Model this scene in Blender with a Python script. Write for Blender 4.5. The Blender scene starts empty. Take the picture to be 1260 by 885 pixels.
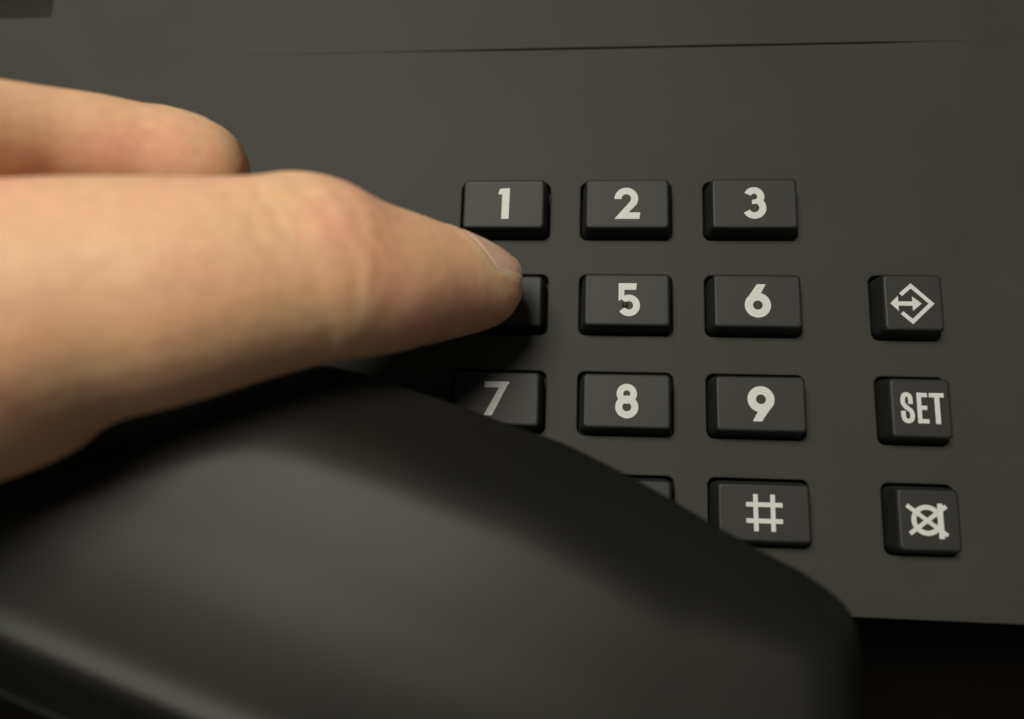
import bpy, bmesh, math, random
import numpy as np
from mathutils import Matrix, Vector
from mathutils.geometry import delaunay_2d_cdt

MM = 0.001
sc = bpy.context.scene
C = sc.collection
random.seed(4)

# ---------------------------------------------------------------- camera
cd = bpy.data.cameras.new('camera')
cam = bpy.data.objects.new('camera', cd)
C.objects.link(cam)
Rm = [[0.996059, -0.016196, 0.087204], [0.03301, 0.980251, -0.194984], [-0.082323, 0.197094, 0.976922]]
m4 = Matrix(Rm).to_4x4()
m4.translation = Vector((-6.262, -41.006, 99.369)) * MM
cam.matrix_world = m4
cd.sensor_width = 36.0
cd.lens = 930.0 / 1260.0 * 36.0
cd.clip_start = 0.002
cd.clip_end = 20.0
cd.dof.use_dof = True
cd.dof.focus_distance = 0.0985
cd.dof.aperture_fstop = 8.8
sc.camera = cam

# ---------------------------------------------------------------- world, lamp, exposure
wd = bpy.data.worlds.new('World')
sc.world = wd
wd.use_nodes = True
bg = wd.node_tree.nodes['Background']
bg.inputs[0].default_value = (1.0, 0.91, 0.76, 1)
bg.inputs[1].default_value = 0.10

def area_lamp(name, loc, target, size, energy, color):
    ld = bpy.data.lights.new(name, 'AREA')
    ld.shape = 'DISK'
    ld.size = size
    ld.energy = energy
    ld.color = color
    o = bpy.data.objects.new(name, ld)
    C.objects.link(o)
    o.location = loc
    o.rotation_euler = (Vector(target) - Vector(loc)).to_track_quat('-Z', 'Y').to_euler()
    return o

area_lamp('room_lamp', (-0.33, 0.37, 1.2), (-0.02, -0.01, 0), 0.58, 20.2, (1.0, 0.955, 0.81))

sc.view_settings.view_transform = 'Standard'
sc.view_settings.look = 'None'
sc.view_settings.exposure = 0.0
sc.view_settings.gamma = 1.0
sc.view_settings.use_curve_mapping = False

# ---------------------------------------------------------------- helpers
def tag(o, label, cat, group=None):
    o['label'] = label
    o['category'] = cat
    if group:
        o['group'] = group
    return o

def link(name, me, mat, parent=None, loc=None, smooth=False):
    o = bpy.data.objects.new(name, me)
    C.objects.link(o)
    if mat is not None:
        me.materials.clear()
        me.materials.append(mat)
    if smooth:
        me.shade_smooth()
    if parent is not None:
        o.parent = parent
    if loc is not None:
        o.location = loc
    return o

def mesh(name, verts, faces):
    me = bpy.data.meshes.new(name)
    me.from_pydata([tuple(float(c) * MM for c in v) for v in verts], [], faces)
    me.update()
    return me

def empty(name, loc=(0, 0, 0)):
    o = bpy.data.objects.new(name, None)
    C.objects.link(o)
    o.empty_display_size = 0.01
    o.location = loc
    return o

def catmull(pts, n, closed=False):
    P = np.array(pts, float)
    N = len(P)
    out = []
    segs = N if closed else N - 1
    for i in range(segs):
        if closed:
            a, b, c, d = P[(i - 1) % N], P[i], P[(i + 1) % N], P[(i + 2) % N]
        else:
            a, b, c, d = P[max(i - 1, 0)], P[i], P[i + 1], P[min(i + 2, N - 1)]
        for k in range(n):
            t = k / n
            out.append(.5 * ((2 * b) + (c - a) * t + (2 * a - 5 * b + 4 * c - d) * t * t + (3 * b - a - 3 * c + d) * t ** 3))
    if not closed:
        out.append(P[-1])
    return np.array(out)

def rrect(w, h, r, n=6):
    """rounded rectangle, counter-clockwise"""
    out = []
    for cx, cy, a0 in ((w / 2 - r, h / 2 - r, 0), (-w / 2 + r, h / 2 - r, 90), (-w / 2 + r, -h / 2 + r, 180), (w / 2 - r, -h / 2 + r, 270)):
        for k in range(n + 1):
            a = math.radians(a0 + 90 * k / n)
            out.append((cx + r * math.cos(a), cy + r * math.sin(a)))
    return out

def loft(rings, cap_first=False, cap_last=False):
    n = len(rings[0])
    V = [p for r in rings for p in r]
    F = []
    for i in range(len(rings) - 1):
        for j in range(n):
            a, b = i * n + j, i * n + (j + 1) % n
            F.append((a, b, b + n, a + n))
    if cap_first:
        F.append(tuple(range(n - 1, -1, -1)))
    if cap_last:
        k = (len(rings) - 1) * n
        F.append(tuple(range(k, k + n)))
    return V, F

# ---------------------------------------------------------------- materials
def nodes(name):
    m = bpy.data.materials.new(name)
    m.use_nodes = True
    nt = m.node_tree
    return m, nt, nt.nodes['Principled BSDF']

def add(nt, kind, **kw):
    n = nt.nodes.new(kind)
    for k, v in kw.items():
        if k in n.inputs.keys():
            n.inputs[k].default_value = v
        else:
            setattr(n, k, v)
    return n

def ramp(nt, stops):
    r = nt.nodes.new('ShaderNodeValToRGB')
    e = r.color_ramp.elements
    while len(e) < len(stops):
        e.new(.5)
    for el, (p, c) in zip(e, stops):
        el.position = p
        el.color = (*c, 1) if len(c) == 3 else c
    return r

def plastic(name, col, rough, spec=.5, grain=3500., bump=.25, bdist=.00003, mottle=.18, dust=0):
    m, nt, b = nodes(name)
    L = nt.links.new
    tc = add(nt, 'ShaderNodeTexCoord')
    big = add(nt, 'ShaderNodeTexNoise', Scale=55., Detail=4.)
    L(tc.outputs['Object'], big.inputs['Vector'])
    lo = tuple(c * (1 - mottle) for c in col)
    hi = tuple(c * (1 + mottle) for c in col)
    r = ramp(nt, [(.3, lo), (.7, hi)])
    L(big.outputs['Fac'], r.inputs[0])
    if dust:
        # sparse pale dust specks
        vo = add(nt, 'ShaderNodeTexVoronoi', Scale=dust)
        L(tc.outputs['Object'], vo.inputs['Vector'])
        sp = add(nt, 'ShaderNodeSeparateColor')
        L(vo.outputs['Color'], sp.inputs[0])
        size = add(nt, 'ShaderNodeMapRange')
        size.inputs['From Min'].default_value = .80
        size.inputs['From Max'].default_value = 1.
        size.inputs['To Min'].default_value = 0.
        size.inputs['To Max'].default_value = .024
        L(sp.outputs[0], size.inputs['Value'])
        lt = add(nt, 'ShaderNodeMath', operation='LESS_THAN')
        L(vo.outputs['Distance'], lt.inputs[0])
        L(size.outputs[0], lt.inputs[1])
        mx = add(nt, 'ShaderNodeMix', data_type='RGBA')
        L(lt.outputs[0], mx.inputs[0])
        L(r.outputs[0], mx.inputs[6])
        mx.inputs[7].default_value = (.09, .088, .075, 1)
        L(mx.outputs[2], b.inputs['Base Color'])
    else:
        L(r.outputs[0], b.inputs['Base Color'])
    rr = add(nt, 'ShaderNodeMapRange')
    rr.inputs['To Min'].default_value = rough - .03
    rr.inputs['To Max'].default_value = rough + .03
    L(big.outputs['Fac'], rr.inputs['Value'])
    L(rr.outputs[0], b.inputs['Roughness'])
    b.inputs['Specular IOR Level'].default_value = spec
    fine = add(nt, 'ShaderNodeTexNoise', Scale=grain, Detail=2.)
    L(tc.outputs['Object'], fine.inputs['Vector'])
    bp = add(nt, 'ShaderNodeBump', Strength=bump, Distance=bdist)
    L(fine.outputs['Fac'], bp.inputs['Height'])
    L(bp.outputs[0], b.inputs['Normal'])
    return m

M_panel = plastic('panel_plastic', (.0190, .0192, .0158), .68, .36, bump=.5, dust=120.)
M_body = plastic('body_plastic', (.010, .0098, .009), .55, .4)
M_key = plastic('key_plastic', (.0062, .0063, .0060), .62, .48, bump=.4)
M_hand = plastic('handset_plastic', (.0066, .0066, .0055), .46, .19, grain=2500., bump=.12)
M_glass = plastic('display_glass', (.012, .012, .009), .25, .35, bump=.02)

def paint():
    m, nt, b = nodes('legend_paint')
    L = nt.links.new
    tc = add(nt, 'ShaderNodeTexCoord')
    n = add(nt, 'ShaderNodeTexNoise', Scale=2600., Detail=3.)
    L(tc.outputs['Object'], n.inputs['Vector'])
    r = ramp(nt, [(.3, (.43, .445, .45)), (.65, (.48, .495, .50))])
    L(n.outputs['Fac'], r.inputs[0])
    L(r.outputs[0], b.inputs['Base Color'])
    b.inputs['Roughness'].default_value = .6
    return m
M_paint = paint()

def skin():
    m, nt, b = nodes('skin')
    L = nt.links.new
    tc = add(nt, 'ShaderNodeTexCoord')
    n1 = add(nt, 'ShaderNodeTexNoise', Scale=75., Detail=3., Roughness=.5)
    L(tc.outputs['Object'], n1.inputs['Vector'])
    r1 = ramp(nt, [(.28, (.71, .46, .27)), (.5, (.76, .455, .285)), (.72, (.77, .40, .275))])
    L(n1.outputs['Fac'], r1.inputs[0])
    n2 = add(nt, 'ShaderNodeTexNoise', Scale=700., Detail=4.)
    L(tc.outputs['Object'], n2.inputs['Vector'])
    mx = add(nt, 'ShaderNodeMix', data_type='RGBA', blend_type='MULTIPLY')
    mx.inputs[0].default_value = .5
    r2 = ramp(nt, [(.3, (.84, .80, .78)), (.7, (1.06, 1.06, 1.06))])
    L(n2.outputs['Fac'], r2.inputs[0])
    L(r1.outputs[0], mx.inputs[6])
    L(r2.outputs[0], mx.inputs[7])
    L(mx.outputs[2], b.inputs['Base Color'])
    b.inputs['Roughness'].default_value = .52
    b.inputs['Specular IOR Level'].default_value = .38
    b.subsurface_method = 'RANDOM_WALK'
    b.inputs['Subsurface Weight'].default_value = .85
    b.inputs['Subsurface Radius'].default_value = (1.0, .38, .2)
    b.inputs['Subsurface Scale'].default_value = .0045
    # fine skin relief
    v = add(nt, 'ShaderNodeTexVoronoi', Scale=1500., feature='DISTANCE_TO_EDGE')
    wob = add(nt, 'ShaderNodeTexNoise', Scale=900., Detail=2.)
    L(tc.outputs['Object'], wob.inputs['Vector'])
    mv = add(nt, 'ShaderNodeVectorMath', operation='MULTIPLY_ADD')
    mv.inputs[1].default_value = (.0008, .0008, .0008)
    L(wob.outputs['Color'], mv.inputs[0])
    L(tc.outputs['Object'], mv.inputs[2])
    L(mv.outputs[0], v.inputs['Vector'])
    bp = add(nt, 'ShaderNodeBump', Strength=.3, Distance=.00007)
    L(v.outputs['Distance'], bp.inputs['Height'])
    n3 = add(nt, 'ShaderNodeTexNoise', Scale=260., Detail=3.)
    L(tc.outputs['Object'], n3.inputs['Vector'])
    bp2 = add(nt, 'ShaderNodeBump', Strength=.35, Distance=.0004)
    L(n3.outputs['Fac'], bp2.inputs['Height'])
    L(bp.outputs[0], bp2.inputs['Normal'])
    mp = add(nt, 'ShaderNodeMapping')
    mp.inputs['Scale'].default_value = (1500, 420, 420)
    L(tc.outputs['Object'], mp.inputs['Vector'])
    n4 = add(nt, 'ShaderNodeTexNoise', Scale=1., Detail=4.)
    L(mp.outputs[0], n4.inputs['Vector'])
    bp3 = add(nt, 'ShaderNodeBump', Strength=.3, Distance=.00016)
    L(n4.outputs['Fac'], bp3.inputs['Height'])
    L(bp2.outputs[0], bp3.inputs['Normal'])
    L(bp3.outputs[0], b.inputs['Normal'])
    return m
M_skin = skin()

def nailmat():
    m, nt, b = nodes('nail')
    L = nt.links.new
    tc = add(nt, 'ShaderNodeTexCoord')
    n = add(nt, 'ShaderNodeTexNoise', Scale=300., Detail=2.)
    L(tc.outputs['Object'], n.inputs['Vector'])
    r = ramp(nt, [(.3, (.66, .39, .29)), (.7, (.74, .47, .37))])
    L(n.outputs['Fac'], r.inputs[0])
    L(r.outputs[0], b.inputs['Base Color'])
    b.inputs['Roughness'].default_value = .38
    b.inputs['Subsurface Weight'].default_value = .3
    b.inputs['Subsurface Radius'].default_value = (1, .5, .3)
    b.inputs['Subsurface Scale'].default_value = .001
    return m
M_nail = nailmat()
M_edge = bpy.data.materials.new('nail_edge')
M_edge.use_nodes = True
M_edge.node_tree.nodes['Principled BSDF'].inputs['Base Color'].default_value = (.72, .60, .45, 1)
M_edge.node_tree.nodes['Principled BSDF'].inputs['Roughness'].default_value = .4

def wood():
    m, nt, b = nodes('table_wood')
    L = nt.links.new
    tc = add(nt, 'ShaderNodeTexCoord')
    mp = add(nt, 'ShaderNodeMapping')
    mp.inputs['Scale'].default_value = (4, 60, 4)
    L(tc.outputs['Object'], mp.inputs['Vector'])
    n = add(nt, 'ShaderNodeTexNoise', Scale=3., Detail=6.)
    L(mp.outputs[0], n.inputs['Vector'])
    r = ramp(nt, [(.3, (.002, .0018, .0016)), (.7, (.005, .004, .0034))])
    L(n.outputs['Fac'], r.inputs[0])
    L(r.outputs[0], b.inputs['Base Color'])
    b.inputs['Roughness'].default_value = .6
    b.inputs['Specular IOR Level'].default_value = .05
    return m
M_wood = wood()

# ---------------------------------------------------------------- table
V, F = loft([[(-900, -700, -78), (900, -700, -78), (900, 700, -78), (-900, 700, -78)][::1],
             [(-900, -700, -70), (900, -700, -70), (900, 700, -70), (-900, 700, -70)]], True, True)
t = link('table', mesh('table', V, F), M_wood)
t['kind'] = 'structure'

# ---------------------------------------------------------------- telephone
PX, PY = 16.74, 13.45
KW, KH, KZ = 10.892, 6.82, 2.81
SX, SY, SW, SH, SP = 36.08, 13.471, 7.044, 7.133, 13.546
TAPER, GAP = .50, .32
X0, X1, YB, YT, YS = -168.0, 84.0, -52.3, 118.0, 25.2
phone = empty('telephone', (0, 0, -70 * MM))
tag(phone, 'dark grey desk telephone with raised black push keys printed in white', 'telephone')
PB = 70 * MM

def child(name, me, mat, parent=phone, loc=(0, 0, 0), smooth=False):
    dz = PB if parent is phone else 0
    return link(name, me, mat, parent, (loc[0] * MM, loc[1] * MM, loc[2] * MM + dz), smooth)

keys = []
names = ['1', '2', '3', '4', '5', '6', '7', '8', '9', '*', '0', '#']
for i, ch in enumerate(names):
    c, r = i % 3, i // 3
    keys.append((ch, (c - 1) * PX, -r * PY, KW, KH))
for i, ch in enumerate(('store', 'SET', 'bell')):
    keys.append((ch, SX, -SY - i * SP, SW, SH))

def slab(outer, holes, depth, chamfer=.18):
    """flat plate at z=0 with rounded-edge openings and a chamfered rim"""
    pts, edges = [], []
    def loop(l):
        s = len(pts)
        pts.extend([Vector(p) for p in l])
        n = len(l)
        edges.extend([(s + k, s + (k + 1) % n) for k in range(n)])
        return list(range(s, s + n))
    loops = [loop(outer)]
    for h in holes:
        loops.append(loop(h))
    v2, e2, f2, ov, oe, of = delaunay_2d_cdt(pts, edges, [], 0, 1e-6)
    def inside(p, poly):
        x, y = p
        r = False
        for k in range(len(poly)):
            x1, y1 = poly[k]
            x2, y2 = poly[k - 1]
            if (y1 > y) != (y2 > y) and x < (x2 - x1) * (y - y1) / (y2 - y1) + x1:
                r = not r
        return r
    V = [(p.x, p.y, 0.) for p in v2]
    F = []
    for f in f2:
        c = sum((v2[k] for k in f), Vector((0, 0))) / len(f)
        if not inside(c, outer) or any(inside(c, h) for h in holes):
            continue
        F.append(tuple(f))
    def skirt(l, sign):
        n = len(l)
        P = np.array(l)
        nx = np.roll(P, -1, 0) - np.roll(P, 1, 0)
        nrm = np.stack([nx[:, 1], -nx[:, 0]], 1)
        nrm /= np.linalg.norm(nrm, axis=1)[:, None] + 1e-12
        r0 = [(x, y, 0.) for x, y in P]
        r1 = [(x, y, -chamfer * .3) for x, y in P + nrm * chamfer * .7 * sign]
        r2 = [(x, y, -chamfer) for x, y in P + nrm * chamfer * sign]
        r3 = [(x, y, -depth) for x, y in P + nrm * chamfer * sign]
        v, f = loft([r0, r1, r2, r3])
        s = len(V)
        V.extend(v)
        F.extend([tuple(k + s for k in (q[::-1] if sign > 0 else q)) for q in f])
    skirt(outer, 1)
    for h in holes:
        skirt(h, -1)
    return V, F

xs = np.linspace(X0, X1, 90)
def gap(x):
    a = max(0., min(1., (x + 74) / 60)) ** 1.6
    b = max(0., min(1., (52 - x) / 18))
    return .004 + .26 * a * b
low_edge = [(x, YS - gap(x)) for x in xs]
up_edge = [(x, YS + gap(x)) for x in xs]
outer = [(X0, YB), (X1, YB)] + low_edge[::-1]
holes = []
for ch, x, y, w, h in keys:
    g = TAPER + GAP + .18
    holes.append([(px + x, py + y) for px, py in rrect(w + 2 * g, h + 2 * g, 1.15)])
V, F = slab(outer, holes, 2.4)
child('faceplate', mesh('faceplate', V, F), M_panel)
win = [(px - 121.5, py + 50.7) for px, py in rrect(64.0, 36.8, .8, 4)]
outer2 = up_edge + [(X1, YT), (X0, YT)]
V, F = slab(outer2, [win], 2.4)
child('top_cover', mesh('top_cover', V, F), M_panel)
V, F = slab([(px - 121.5, py + 50.7) for px, py in rrect(64.8, 37.6, .8, 4)], [], .8)
child('display_window', mesh('display_window', V, F), M_glass, loc=(0, 0, -1.5))

# tub under the plates: floor of the key wells, walls and a tapered base
tub = [[(X0 + 1, YB + .9, -69), (X1 - 1, YB + .9, -69), (X1 - 1, YT - 1, -69), (X0 + 1, YT - 1, -69)],
       [(X0 + .4, YB + .4, -66), (X1 - .4, YB + .4, -66), (X1 - .4, YT - .4, -66), (X0 + .4, YT - .4, -66)],
       [(X0 + .4, YB + .4, -3.0), (X1 - .4, YB + .4, -3.0), (X1 - .4, YT - .4, -3.0), (X0 + .4, YT - .4, -3.0)]]
V, F = loft(tub, True, True)
child('body', mesh('body', V, F), M_body)
for fx in (X0 + 16, X1 - 16):
    for fy in (YB + 16, YT - 16):
        ring = lambda r, z: [(r * math.cos(a), r * math.sin(a), z) for a in np.linspace(0, 2 * math.pi, 20, False)]
        V, F = loft([ring(6, -70), ring(6.5, -69.5), ring(6.5, -68.8)], True, True)
        child('rubber_foot', mesh('rubber_foot', V, F), M_body, loc=(fx, fy, 0))

# ---- legends: strokes and outlines, millimetres
def strip(path, w):
    P = np.array(path, float)
    d = np.gradient(P, axis=0)
    V1, V2 = [], []
    n = len(P)
    for k in range(n):
        a = P[k] - P[k - 1] if k > 0 else P[1] - P[0]
        b = P[k + 1] - P[k] if k < n - 1 else a
        a = a / np.linalg.norm(a)
        b = b / np.linalg.norm(b)
        na, nb = np.array([-a[1], a[0]]), np.array([-b[1], b[0]])
        mt = na + nb
        mt = mt / np.dot(mt, mt) * 2
        V1.append(P[k] + mt * w / 2)
        V2.append(P[k] - mt * w / 2)
    return V1, V2

def arc(cx, cy, rx, a0, a1, n=28, ry=None):
    ry = rx if ry is None else ry
    return [(cx + rx * math.cos(math.radians(a)), cy + ry * math.sin(math.radians(a))) for a in np.linspace(a0, a1, n)]

class Glyph:
    def __init__(s):
        s.V, s.F, s.k = [], [], 0
    def poly(s, pts):
        z = .002 * s.k
        s.k += 1
        n = len(s.V)
        A = sum(pts[i][0] * pts[(i + 1) % len(pts)][1] - pts[(i + 1) % len(pts)][0] * pts[i][1] for i in range(len(pts)))
        if A < 0:
            pts = pts[::-1]
        s.V += [(p[0], p[1], z) for p in pts]
        s.F.append(tuple(range(n, n + len(pts))))
    def stroke(s, path, w, closed=False):
        z = .002 * s.k
        s.k += 1
        n = len(s.V)
        V1, V2 = strip(path, w)
        m = len(V1)
        for a, b in zip(V1, V2):
            s.V += [(a[0], a[1], z), (b[0], b[1], z)]
        for k in range(m - 1):
            s.F.append((n + 2 * k + 1, n + 2 * k + 3, n + 2 * k + 2, n + 2 * k))
    def ring(s, cx, cy, r, w, ry=None):
        z = .002 * s.k
        s.k += 1
        n, m = len(s.V), 48
        for a, c in zip(arc(cx, cy, r + w / 2, 0, 352.5, m, (ry or r) + w / 2), arc(cx, cy, r - w / 2, 0, 352.5, m, (ry or r) - w / 2)):
            s.V += [(a[0], a[1], z), (c[0], c[1], z)]
        for k in range(m):
            j = (k + 1) % m
            s.F.append((n + 2 * k, n + 2 * j, n + 2 * j + 1, n + 2 * k + 1))

def digit(ch):
    g = Glyph()
    if ch == '1':
        g.poly([(0, .80), (.04, .96), (.10, .985), (.354, 1), (.345, 0), (.117, 0), (.126, .80)])
        wd_ = .36
    elif ch == '2':
        g.stroke(arc(.352, .645, .25, 182, -38), .21)
        g.poly([(.466, .556), (0, 0), (.32, .10), (.38, .17), (.632, .426)])
        g.poly([(0, 0), (.745, 0), (.77, .205), (.17, .205)])
        wd_ = .77
    elif ch == '3':
        g.stroke(arc(.336, .70, .197, 158, -55), .205)
        g.stroke(arc(.336, .348, .246, 206, 422), .205)
        g.poly([(.272, .59), (.272, .46), (.403, .475), (.52, .45), (.52, .66), (.39, .62)])
        wd_ = .70
    elif ch == '5':
        g.poly([(.133, .80), (.645, .80), (.667, 1), (.133, 1)])
        g.poly([(.133, .46), (.30, .54), (.30, .9), (.133, .9)])
        g.stroke(arc(.43, .322, .228, 212, 498), .20)
        wd_ = .76
    elif ch in '69':
        g.ring(.385, .37, .255, .235)
        g.poly([(.375, 1), (.625, 1), (.445, .66), (.20, .40), (.055, .52)])
        wd_ = .77
        if ch == '9':
            g.V = [(.77 - x, 1 - y, z) for x, y, z in g.V]
    elif ch == '7':
        g.poly([(0, .82), (.55, .82), (.72, .94), (.72, 1), (0, 1)])
        g.poly([(.44, .85), (.70, .96), (.24, 0), (0, 0)])
        wd_ = .72
    elif ch == '8':
        g.ring(.34, .71, .195, .19)
        g.ring(.34, .33, .228, .20)
        wd_ = .68
    elif ch == '4':
        g.poly([(.42, 0), (.63, 0), (.63, 1), (.42, 1)])
        g.poly([(0, .20), (.76, .20), (.76, .37), (.0, .37)])
        g.poly([(0, .30), (.22, .30), (.55, 1), (.42, 1)])
        wd_ = .76
    elif ch == '0':
        g.ring(.38, .5, .275, .21, .395)
        wd_ = .76
    elif ch == '*':
        for a in (90, 30, 150):
            c_, s_ = math.cos(math.radians(a)) * .34, math.sin(math.radians(a)) * .34
            g.stroke([(.4 - c_, .5 - s_), (.4 + c_, .5 + s_)], .14)
        wd_ = .8
    elif ch == '#':
        for x in (.26, .72):
            g.stroke([(x, 0), (x, 1)], .125)
        for y in (.28, .72):
            g.stroke([(0, y), (.98, y)], .125)
        wd_ = .98
    H = 4.45
    g.V = [((x - wd_ / 2) * H, (y - .5) * H, z) for x, y, z in g.V]
    return g

def symbol(ch):
    g = Glyph()
    if ch == 'store':
        q = lambda x, y: ((x - 500) * .0094, -(y - 440) * .0104)
        g.stroke([q(380, 345), q(520, 232), q(775, 455), q(518, 682), q(384, 572)], .50)
        g.poly([q(240, 455), q(345, 358), q(345, 552)])
        g.poly([q(527, 366), q(648, 455), q(527, 550)])
        g.poly([q(330, 430), q(545, 430), q(545, 484), q(330, 484)])
    elif ch == 'SET':
        q = lambda x, y: ((x - 512) * .0095, -(y - 437) * .0097)
        S_ = catmull([(424, 385), (424, 325), (414, 280), (378, 263), (342, 280), (330, 325), (331, 375), (365, 425), (420, 470), (438, 510), (437, 560), (420, 592), (383, 605), (345, 590), (329, 545), (328, 475)], 5)
        g.stroke([q(*p) for p in S_], .54)
        g.poly([q(505, 238), q(560, 238), q(560, 632), q(505, 632)])
        for y, x in ((268, 636), (432, 630), (604, 645)):
            g.poly([q(550, y - 27), q(x, y - 27), q(x, y + 27), q(550, y + 27)])
        g.poly([q(659, 240), q(845, 240), q(845, 295), q(659, 295)])
        g.poly([q(725, 285), q(788, 285), q(788, 636), q(725, 636)])
    else:
        q = lambda x, y: ((x - 462) * .0101, -(y - 428) * .0101)
        g.ring(*q(476, 430), 1.53, .58)
        g.stroke([q(252, 260), q(700, 604)], .50)
        g.stroke([q(272, 592), q(704, 262)], .50)
        g.stroke([q(632, 232), q(632, 642)], .62)
    return g

def key_mesh(w, h):
    rings = []
    for grow, rad, z in ((TAPER, 1.0, -2.6), (TAPER, 1.0, -.2), (TAPER * .55, .8, KZ * .55), (.16, .55, KZ - .42), (.05, .50, KZ - .17), (-.06, .46, KZ - .05), (-.24, .40, KZ)):
        rings.append([(x, y, z) for x, y in rrect(w + 2 * grow, h + 2 * grow, rad)])
    V, F = loft(rings, True, True)
    return mesh('key', V, F)

me_key, me_fn = key_mesh(KW, KH), key_mesh(SW, SH)
for ch, x, y, w, h in keys:
    z = -1.25 if ch == '4' else random.uniform(-.05, .05)
    k = child('key', me_fn if len(ch) > 1 else me_key, M_key, loc=(x, y, z))
    if ch == '4':
        k.rotation_euler = (0, math.radians(-1.5), 0)
    g = symbol(ch) if len(ch) > 1 else digit(ch)
    dx = -.42 if len(ch) > 1 else 0
    lg = child('legend', mesh('legend', [(a + dx, b, c + KZ + .006) for a, b, c in g.V], g.F), M_paint, parent=k)
    if ch == '5':
        V, F = loft([[(r * math.cos(a), r * math.sin(a), z_) for a in np.linspace(0, 2 * math.pi, 16, False)] for r, z_ in ((.42, 0), (.40, .12), (.32, .24), (.18, .31), (.05, .33))], False, True)
        child('raised_dot', mesh('raised_dot', V, F), M_key, parent=k, loc=(-.25, -.72, KZ + .001), smooth=True)

# ---------------------------------------------------------------- handset
INDEX=[(-76.13,-30.76,43.53,17.00,17.00),(-69.17,-29.19,39.91,15.20,15.20),(-59.80,-25.82,35.32,13.74,13.74),(-57.28,-24.64,34.67,12.91,12.91),(-54.69,-23.56,33.99,12.19,12.19),(-52.44,-22.82,33.27,11.79,11.79),(-50.13,-22.22,32.52,11.54,11.54),(-46.71,-21.40,31.50,11.21,11.21),(-43.31,-20.39,30.29,10.77,10.77),(-39.89,-19.26,28.88,10.30,10.30),(-37.16,-18.25,27.51,10.10,10.10),(-35.12,-17.36,26.29,10.13,10.33),(-33.11,-16.90,24.66,9.81,10.50),(-31.05,-16.73,22.74,9.05,10.14),(-28.92,-16.44,20.73,8.45,9.72),(-25.97,-15.72,17.73,7.76,8.77),(-22.83,-14.95,14.51,6.92,7.55),(-20.74,-14.49,12.43,6.39,6.76),(-18.71,-14.11,10.55,5.71,5.88),(-17.09,-13.76,8.93,4.93,5.02),(-15.98,-13.56,7.77,4.01,4.05),(-15.02,-13.52,6.92,2.80,2.80),(-14.44,-13.32,6.46,1.09,1.09)]
MIDDLE=[(-93.62,-16.45,39.10,11.50,11.50),(-78.83,-12.46,39.69,10.20,10.30),(-72.76,-9.66,36.39,8.90,9.20),(-67.51,-5.86,30.04,7.50,8.00),(-64.64,-4.52,26.74,7.20,7.80),(-61.02,-3.60,23.83,7.10,7.70),(-57.67,-3.15,21.41,7.00,7.50),(-54.29,-2.88,19.51,7.00,7.30),(-51.42,-2.93,17.80,6.60,6.80),(-49.52,-3.13,16.60,5.60,5.70),(-48.23,-3.20,15.59,3.90,4.00),(-47.42,-3.39,15.03,1.90,1.90),(-47.16,-3.43,14.89,0.40,0.40)]
RING=[(-108.61,-6.46,33.59,11.00,11.00),(-94.62,-3.18,34.10,10.00,10.00),(-91.23,-0.10,31.10,9.20,9.20),(-94.60,1.84,25.15,8.20,8.20),(-100.95,1.95,20.21,7.60,7.60),(-108.87,1.22,17.46,7.20,7.20),(-114.20,0.52,16.69,6.00,6.00),(-116.90,0.15,16.31,3.50,3.50)]
LITTLE=[(-125.47,3.62,28.26,10.00,10.00),(-115.12,8.63,28.34,8.60,8.60),(-113.22,12.10,25.55,8.00,8.00),(-116.87,12.75,20.47,7.20,7.20),(-123.90,11.32,16.39,6.60,6.60),(-130.06,9.55,15.49,6.00,6.00),(-134.02,9.16,15.21,3.20,3.20)]
THUMB=[(-115.37,-28.90,45.19,15.00,15.00),(-96.89,-34.16,49.13,14.00,14.00),(-87.47,-37.17,49.90,11.50,11.50),(-84.70,-39.37,48.10,10.00,11.00),(-83.82,-41.06,45.48,9.60,11.00),(-83.32,-42.25,42.98,8.00,9.60),(-83.64,-42.90,41.23,5.00,6.00),(-83.55,-43.16,40.61,1.50,2.00)]
META_A=[(-76.24,-24.49,44.79,13.00,13.00),(-92.83,-25.69,47.14,14.00,14.00),(-114.48,-25.76,47.95,16.00,16.00)]
META_B=[(-93.63,-16.08,39.18,12.50,12.50),(-107.24,-18.83,42.06,14.00,14.00),(-124.12,-23.01,44.94,16.00,16.00)]
META_C=[(-108.61,-6.46,33.59,12.00,12.00),(-120.83,-11.64,36.97,14.00,14.00),(-135.21,-19.32,41.14,16.00,16.00)]
META_D=[(-125.47,3.62,28.26,11.00,11.00),(-135.82,-3.53,32.18,14.00,14.00),(-146.56,-14.48,37.59,16.00,16.00)]
META_E=[(-77.42,-25.55,43.58,12.00,12.00),(-87.15,-31.78,47.63,11.00,11.00),(-98.58,-33.41,48.32,13.00,13.00)]
FORE_A=[(-111.13,-25.32,47.74,15.00,15.00),(-131.24,-26.64,49.27,17.00,17.00),(-215.05,-32.72,55.54,21.00,21.00),(-342.48,-39.59,65.54,24.00,24.00)]
FORE_B=[(-133.23,-17.32,40.25,15.00,15.00),(-148.56,-20.15,43.27,17.00,17.00),(-228.67,-25.82,49.29,21.00,21.00),(-356.12,-32.29,59.37,24.00,24.00)]
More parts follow.
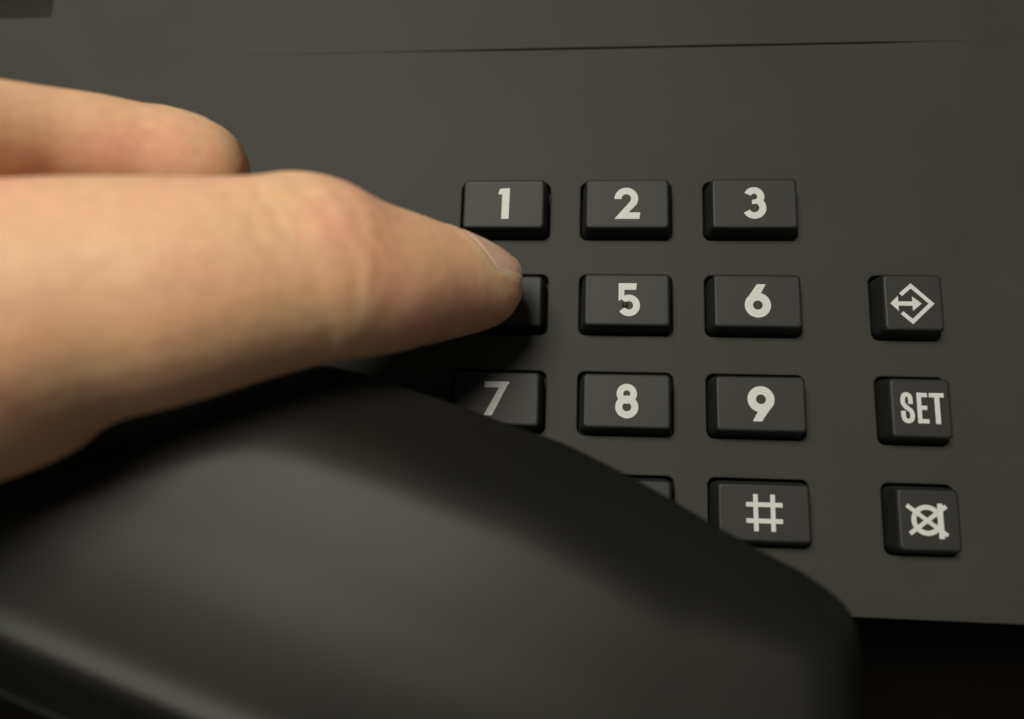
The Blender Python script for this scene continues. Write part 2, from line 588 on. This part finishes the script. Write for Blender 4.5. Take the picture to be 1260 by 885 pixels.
HANDSET=[(21.42,-50.70),(17.67,-46.88),(12.94,-44.43),(7.29,-41.45),(1.48,-38.23),(-7.10,-34.11),(-13.28,-32.08),(-19.61,-29.91),(-27.01,-27.70),(-34.57,-25.90),(-43.97,-26.44),(-57.86,-30.92),(-71.81,-35.71),(-92.28,-34.54),(-120.74,-27.80),(-152.15,-19.39),(-173.22,-15.18),(-183.55,-17.47),(-181.04,-26.19),(-168.29,-33.32),(-133.05,-41.57),(-109.62,-48.09),(-87.70,-54.84),(-67.30,-61.35),(-58.59,-64.12),(-39.33,-70.23),(-17.34,-76.99),(1.37,-81.85),(14.62,-83.80),(21.25,-81.01),(22.33,-74.93),(22.05,-67.00),(21.76,-58.70)]
CAM_UP=(-0.0162, 0.9803, 0.1971)
CAM_TO=(0.0872, -0.195, 0.9769)

hz0, hzt, hw = 18.0, 28.0, 8.2
base_out = catmull(HANDSET, 8, True)

def resample(P, step):
    Q = np.vstack([P, P[:1]])
    d = np.r_[0, np.cumsum(np.linalg.norm(np.diff(Q, axis=0), axis=1))]
    n = int(d[-1] / step)
    s = np.linspace(0, d[-1], n, False)
    return np.stack([np.interp(s, d, Q[:, 0]), np.interp(s, d, Q[:, 1])], 1)

def dist_poly(Q, P):
    A, B = P, np.roll(P, -1, 0)
    out = np.full(len(Q), 1e9)
    ins = np.zeros(len(Q), bool)
    for a, b in zip(A, B):
        ab = b - a
        t = np.clip(((Q - a) @ ab) / (ab @ ab), 0, 1)
        dd = Q - (a + t[:, None] * ab)
        out = np.minimum(out, (dd ** 2).sum(1))
        cr = (a[1] > Q[:, 1]) != (b[1] > Q[:, 1])
        if abs(b[1] - a[1]) > 1e-9:
            ins ^= cr & (Q[:, 0] < (b[0] - a[0]) * (Q[:, 1] - a[1]) / (b[1] - a[1]) + a[0])
    return np.sqrt(out), ins

def offset(P, d):
    t = np.roll(P, -1, 0) - np.roll(P, 1, 0)
    n = np.stack([t[:, 1], -t[:, 0]], 1)
    n /= np.linalg.norm(n, axis=1)[:, None]
    return P + n * (d if np.isscalar(d) else np.array(d)[:, None])

outl = resample(base_out, .9)
area = .5 * np.sum(outl[:, 0] * np.roll(outl[:, 1], -1) - np.roll(outl[:, 0], -1) * outl[:, 1])
if area < 0:
    outl = outl[::-1]

STEP = .75
gx, gy = np.meshgrid(np.arange(outl[:, 0].min(), outl[:, 0].max(), STEP), np.arange(outl[:, 1].min(), outl[:, 1].max(), STEP), indexing='ij')
G = np.stack([gx.ravel(), gy.ravel()], 1)
dg, ig = dist_poly(G, outl)
D = np.where(ig, dg, -dg).reshape(gx.shape)
# soften the distance field so that the flanks blend round the corners
for _ in range(6):
    D2 = D.copy()
    D2[1:-1, 1:-1] = (D[1:-1, 1:-1] * 2 + D[2:, 1:-1] + D[:-2, 1:-1] + D[1:-1, 2:] + D[1:-1, :-2]) / 6
    D = D2
low_w = np.clip((-(G[:, 1] - (-47 - .30 * (G[:, 0] + 20))) - 4) / 6, 0, 1).reshape(gx.shape)   # 1 on the flank with the crisp ridge
T = np.clip(D / ((hw + 1.8 * (1 - low_w)) * (1 - .45 * np.clip((gx - 4) / 14, 0, 1))), 0, 1.8)
round_p = np.sin(np.clip(T / 1.12, 0, 1) * math.pi / 2) ** .9
crisp = np.clip(T, 0, 1) - .12 * np.exp(-((T - 1) / .16) ** 2) + .02
lip = .20 * np.exp(-((T - 1.04) / .15) ** 2)
Z = hz0 + (hzt - hz0) * ((1 - low_w) * round_p + low_w * (crisp + lip))
ax = (gx + 20) * .30 + (gy + 47)
Z += np.clip(T * 1.1, 0, 1) * (1.0 - .0030 * np.clip(ax + 20, -12, 45) ** 2)
for _ in range(4):
    D2 = Z.copy()
    D2[1:-1, 1:-1] = (Z[1:-1, 1:-1] * 2 + Z[2:, 1:-1] + Z[:-2, 1:-1] + Z[1:-1, 2:] + Z[1:-1, :-2]) / 6
    Z = D2
def zat(P):
    fx = np.clip((P[:, 0] - gx[0, 0]) / STEP, 0, gx.shape[0] - 1.001)
    fy = np.clip((P[:, 1] - gy[0, 0]) / STEP, 0, gx.shape[1] - 1.001)
    i, j = fx.astype(int), fy.astype(int)
    u, w = fx - i, fy - j
    return Z[i, j] * (1 - u) * (1 - w) + Z[i + 1, j] * u * (1 - w) + Z[i, j + 1] * (1 - u) * w + Z[i + 1, j + 1] * u * w
keep = ig & (dg > 1.75)
rings_in = []
for o_ in (.3, .7, 1.2):
    q = offset(outl, -o_)
    dq, iq = dist_poly(q, outl)
    rings_in.append(q[iq & (dq > o_ * .93)])
zr = []
for o_, q in zip((.3, .7, 1.2), rings_in):
    zq = zat(q)
    k_ = o_ / 1.6                      # run smoothly into the rim
    zr.append(zq * k_ + (hz0 + .3 + 1.05 * o_) * (1 - k_))
inner = np.vstack(rings_in + [G[keep]])
zin = np.r_[tuple(zr) + (Z.ravel()[keep],)]
pts = [Vector(p) for p in outl] + [Vector(p) for p in inner]
n0 = len(outl)
v2, e2, f2, ov, oe, of = delaunay_2d_cdt(pts, [(k, (k + 1) % n0) for k in range(n0)], [], 1, 1e-6)
zall = np.r_[np.full(n0, hz0 + .3), np.maximum(zin, hz0 + .3)]
Vh = [(v2[k].x, v2[k].y, zall[ov[k][0]]) for k in range(len(v2))]
Fh = [tuple(f) for f in f2]
# rim of the upper shell
s = len(Vh)
rim = [[(x, y, hz0 + .3) for x, y in outl], [(x, y, hz0 - 1.4) for x, y in offset(outl, .05)], [(x, y, hz0 - 1.7) for x, y in offset(outl, -.3)], [(x, y, hz0 - 1.7) for x, y in offset(outl, -3)]]
v, f = loft(rim)
Vh += v
Fh += [tuple(k + s for k in q[::-1]) for q in f]
handset = empty('handset', (0, 0, 0))
tag(handset, 'dark plastic telephone handset with sloping rounded edges lying across the lower keys', 'handset')
me = mesh('upper_shell', Vh, Fh)
bmx = bmesh.new()
bmx.from_mesh(me)
bmesh.ops.remove_doubles(bmx, verts=bmx.verts, dist=1e-6)
bmesh.ops.recalc_face_normals(bmx, faces=bmx.faces)
bmx.to_mesh(me)
bmx.free()
link('upper_shell', me, M_hand, handset, smooth=True)
# lower shell: a touch wider on the ridge side, resting on the key tops
side = np.clip((-(outl[:, 1] - (-47 - .30 * (outl[:, 0] + 20)))) / 8, -1, 1)
dlow = .5 + 1.9 * side
prof = [(-7, 2.9), (-3.4, 3.1), (-1.2, 4.4), (-.3, 7), (0, 11), (0, hz0 - 3.0), (-.25, hz0 - 2.5), (-.7, hz0 - 2.3), (-3.4, hz0 - 2.3)]
v, f = loft([[(x, y, z) for x, y in offset(outl, dlow + o)] for o, z in prof])
me = mesh('lower_shell', v, f + [tuple(range(n0 - 1, -1, -1))])
link('lower_shell', me, M_hand, handset, smooth=True)

# ---------------------------------------------------------------- hand
UP, TO = np.array(CAM_UP), np.array(CAM_TO)
def dense(st, n=8):
    return catmull(st, n)

def frames(D, ref):
    P = D[:, :3]
    T = np.gradient(P, axis=0)
    T /= np.linalg.norm(T, axis=1)[:, None] + 1e-9
    for _ in range(6):
        T[1:-1] = T[:-2] + 2 * T[1:-1] + T[2:]
        T /= np.linalg.norm(T, axis=1)[:, None]
    Dn = ref - (T @ ref)[:, None] * T
    Dn /= np.linalg.norm(Dn, axis=1)[:, None]
    Bn = np.cross(T, Dn)
    return P, T, Dn, Bn

ref_index = UP * math.cos(math.radians(27)) + TO * math.sin(math.radians(27))
ref_mid = UP * math.cos(math.radians(-20)) + TO * math.sin(math.radians(-20))
ref_hand = UP * .8 + TO * .6

def tube(st, ref, NB=28, n=8):
    D = dense(st, n)
    P, T, Dn, Bn = frames(D, ref)
    rings = []
    for k in range(len(P)):
        a, b = max(D[k, 3], .2), max(D[k, 4], .2)
        rings.append([tuple(P[k] + a * math.cos(q) * Dn[k] + b * math.sin(q) * Bn[k]) for q in np.linspace(0, 2 * math.pi, NB, False)])
    # round the open base
    first = [tuple(P[0] - T[0] * D[0, 3] * .6 + (np.array(r) - P[0]) * .6) for r in rings[0]]
    return loft([first] + rings, True, True)

Va, Fa = [], []
for st, ref in ((INDEX, ref_index), (MIDDLE, ref_mid), (RING, ref_hand), (LITTLE, ref_hand), (THUMB, TO), (META_A, ref_hand), (META_B, ref_hand), (META_C, ref_hand), (META_D, ref_hand), (META_E, ref_hand), (FORE_A, ref_hand), (FORE_B, ref_hand)):
    v, f = tube(st, ref)
    s = len(Va)
    Va += v
    Fa += [tuple(k + s for k in q) for q in f]
raw = mesh('raw', Va, Fa)
ro = bpy.data.objects.new('raw', raw)
C.objects.link(ro)
md = ro.modifiers.new('r', 'REMESH')
md.mode = 'VOXEL'
md.voxel_size = .45 * MM
sm = ro.modifiers.new('s', 'SMOOTH')
sm.factor = .5
sm.iterations = 24
dg_ = bpy.context.evaluated_depsgraph_get()
hm = bpy.data.meshes.new_from_object(ro.evaluated_get(dg_))
bpy.data.objects.remove(ro)
hm.name = 'hand'

n = len(hm.vertices)
co = np.empty(n * 3)
hm.vertices.foreach_get('co', co)
co = co.reshape(-1, 3) / MM
nr = np.empty(n * 3)
hm.vertices.foreach_get('normal', nr)
nr = nr.reshape(-1, 3)

def coords(st, ref, sel):
    """s (mm from the tip), angle from the dorsal line, for vertices in sel"""
    D = dense(st, 10)
    P, T, Dn, Bn = frames(D, ref)
    L = np.r_[0, np.cumsum(np.linalg.norm(np.diff(P, axis=0), axis=1))]
    L = L[-1] - L
    X = co[sel]
    idx = np.zeros(len(X), int)
    for a in range(0, len(X), 4000):
        d = ((X[a:a + 4000, None] - P[None]) ** 2).sum(2)
        idx[a:a + 4000] = d.argmin(1)
    R_ = X - P[idx]
    s_ = L[idx] - (R_ * T[idx]).sum(1)
    ph = np.degrees(np.arctan2((R_ * Bn[idx]).sum(1), (R_ * Dn[idx]).sum(1)))
    rad = np.linalg.norm(R_, axis=1)
    return s_, ph, rad, D[idx, 3]

disp = np.zeros(n)
Di = np.array(INDEX)
near = np.where((co[:, 0] > -72))[0]
s_, ph, rad, ra = coords(INDEX, ref_index, near)
ok = rad < ra * 1.35
def gauss(x, w):
    return np.exp(-(x / w) ** 2)
wob = .5 * np.sin(ph * .09 + 1.3) + .35 * np.sin(ph * .21)
d_ = np.zeros(len(near))
def window(a, lo, hi, soft):
    return np.clip((a - lo) / soft, 0, 1) * np.clip((hi - a) / soft, 0, 1)
for s0, dp, w, lo, hi, k in ((33.6, .16, .8, -10, 80, .6), (31.6, .22, .6, -25, 92, 1.), (29.9, .13, .5, 5, 70, 1.3), (28.6, .26, .7, -30, 95, .8), (26.6, .15, .6, -10, 75, 1.2), (24.6, .10, .7, 0, 60, 1.)):
    d_ -= .6 * dp * gauss(s_ - s0 + .032 * (ph - 45) + wob * k * .6, w) * window(ph - 14, lo, hi, 25)
# flexion creases on the palm side
for s0, dp, w in ((29.5, .12, 1.2), (54.0, .25, 2.0), (15.5, .18, .9)):
    pa = np.where(ph < 0, ph + 360, ph)
    d_ -= dp * gauss(s_ - s0, w) * window(pa, 95, 250, 30) * np.clip((1.2 - rad / ra) / .1, 0, 1)
# tendon ridge and joint swelling
d_ += 0 * gauss(s_ - 30, 4.5) * window(ph, -70, 70, 40)
# seat of the nail: sunk bed, raised fold around it
def nail_seat(s_, ph, L0, PH, S0=1.9):
    top = L0 - 3.2 * (np.abs(ph) / PH) ** 2.4
    inside = np.clip((top - s_) / .5, 0, 1) * np.clip((PH - np.abs(ph)) / 6, 0, 1) * np.clip((s_ - S0 + 1.2) / 1.2, 0, 1)
    fold = gauss(s_ - top - .7, .8) * (np.abs(ph) < PH + 10) + gauss((np.abs(ph) - PH - 8) / 8, 1) * (s_ < top) * (s_ > 2.5)
    return -.32 * inside + .13 * np.clip(fold, 0, 1)
d_ += nail_seat(s_, ph, 10.6, 56)
disp[near] += np.where(ok, d_, 0)
nm = np.where((co[:, 0] > -72) & (co[:, 1] > -14))[0]
s_, ph, rad, ra = coords(MIDDLE, ref_mid, nm)
ok = rad < ra * 1.3
disp[nm] += np.where(ok & (s_ < 20), nail_seat(s_, ph, 11.5, 46, 4.6), 0)

co2 = (co + nr * disp[:, None]) * MM
hm.vertices.foreach_set('co', co2.ravel())
hm.update()
hand = link('hand', hm, M_skin, smooth=True)
tag(hand, 'bare hand with outstretched index finger pressing the key labelled 4', 'hand')
def nail(st, ref, L0, PH, S0=1.9, R0=3.7, sink=0.):
    D = dense(st, 10)
    P, T, Dn, Bn = frames(D, ref)
    L = np.r_[0, np.cumsum(np.linalg.norm(np.diff(P, axis=0), axis=1))]
    L = L[-1] - L
    def at(s, ph):
        sc_ = max(s, 0)
        f = lambda A: np.array([np.interp(-sc_, -L, A[:, k]) for k in range(A.shape[1])]) if A.ndim == 2 else np.interp(-sc_, -L, A)
        p, t, dn, bn, a, b_ = f(P), f(T), f(Dn), f(Bn), f(D[:, 3]), f(D[:, 4])
        return p + t * (sc_ - s), a, b_, dn, bn
    NS, NP = 26, 25
    top, bot = [], []
    for i in range(NS):
        for j in range(NP):
            ph = -PH + 2 * PH * j / (NP - 1)
            u = abs(ph) / PH
            s1 = L0 - .1 - 3.2 * u ** 2.4
            s0 = S0 + .5 * u ** 2
            q = i / (NS - 1)
            s = s1 + (s0 - s1) * q
            p, a, b_, dn, bn = at(s, ph)
            # the plate runs straighter than the pad: never thinner than its own arc
            rmin = R0 + .26 * s
            off = .05 - .16 * u ** 6 - .22 * max(0, 1 - q / .08) - sink * max(0, (q - .75) / .25)
            a2, b2 = max(a, rmin) + off, max(b_, rmin) + off
            r = math.radians(ph)
            w = p + a2 * math.cos(r) * dn + b2 * math.sin(r) * bn
            top.append(w)
            bot.append(w - .28 * (math.cos(r) * dn + math.sin(r) * bn))
    V = top + bot
    F = []
    N = NS * NP
    for i in range(NS - 1):
        for j in range(NP - 1):
            a = i * NP + j
            F.append((a, a + 1, a + NP + 1, a + NP))
            F.append((N + a, N + a + NP, N + a + NP + 1, N + a + 1))
    for j in range(NP - 1):
        a = (NS - 1) * NP + j
        F.append((a, a + 1, N + a + 1, N + a))
    for i in range(NS - 1):
        for j in (0, NP - 1):
            a = i * NP + j
            F.append((a, a + NP, N + a + NP, N + a))
    me = mesh('nail', V, F)
    o = link('nail', me, M_nail, hand, smooth=True)
    me.materials.append(M_edge)
    for f in me.polygons:
        vs = [v % N // NP for v in f.vertices]
        if min(vs) >= NS - 3:
            f.material_index = 1
    return o
nail(INDEX, ref_index, 10.6, 56)
nail(MIDDLE, ref_mid, 11.5, 46, 4.6, 2.0, .4)
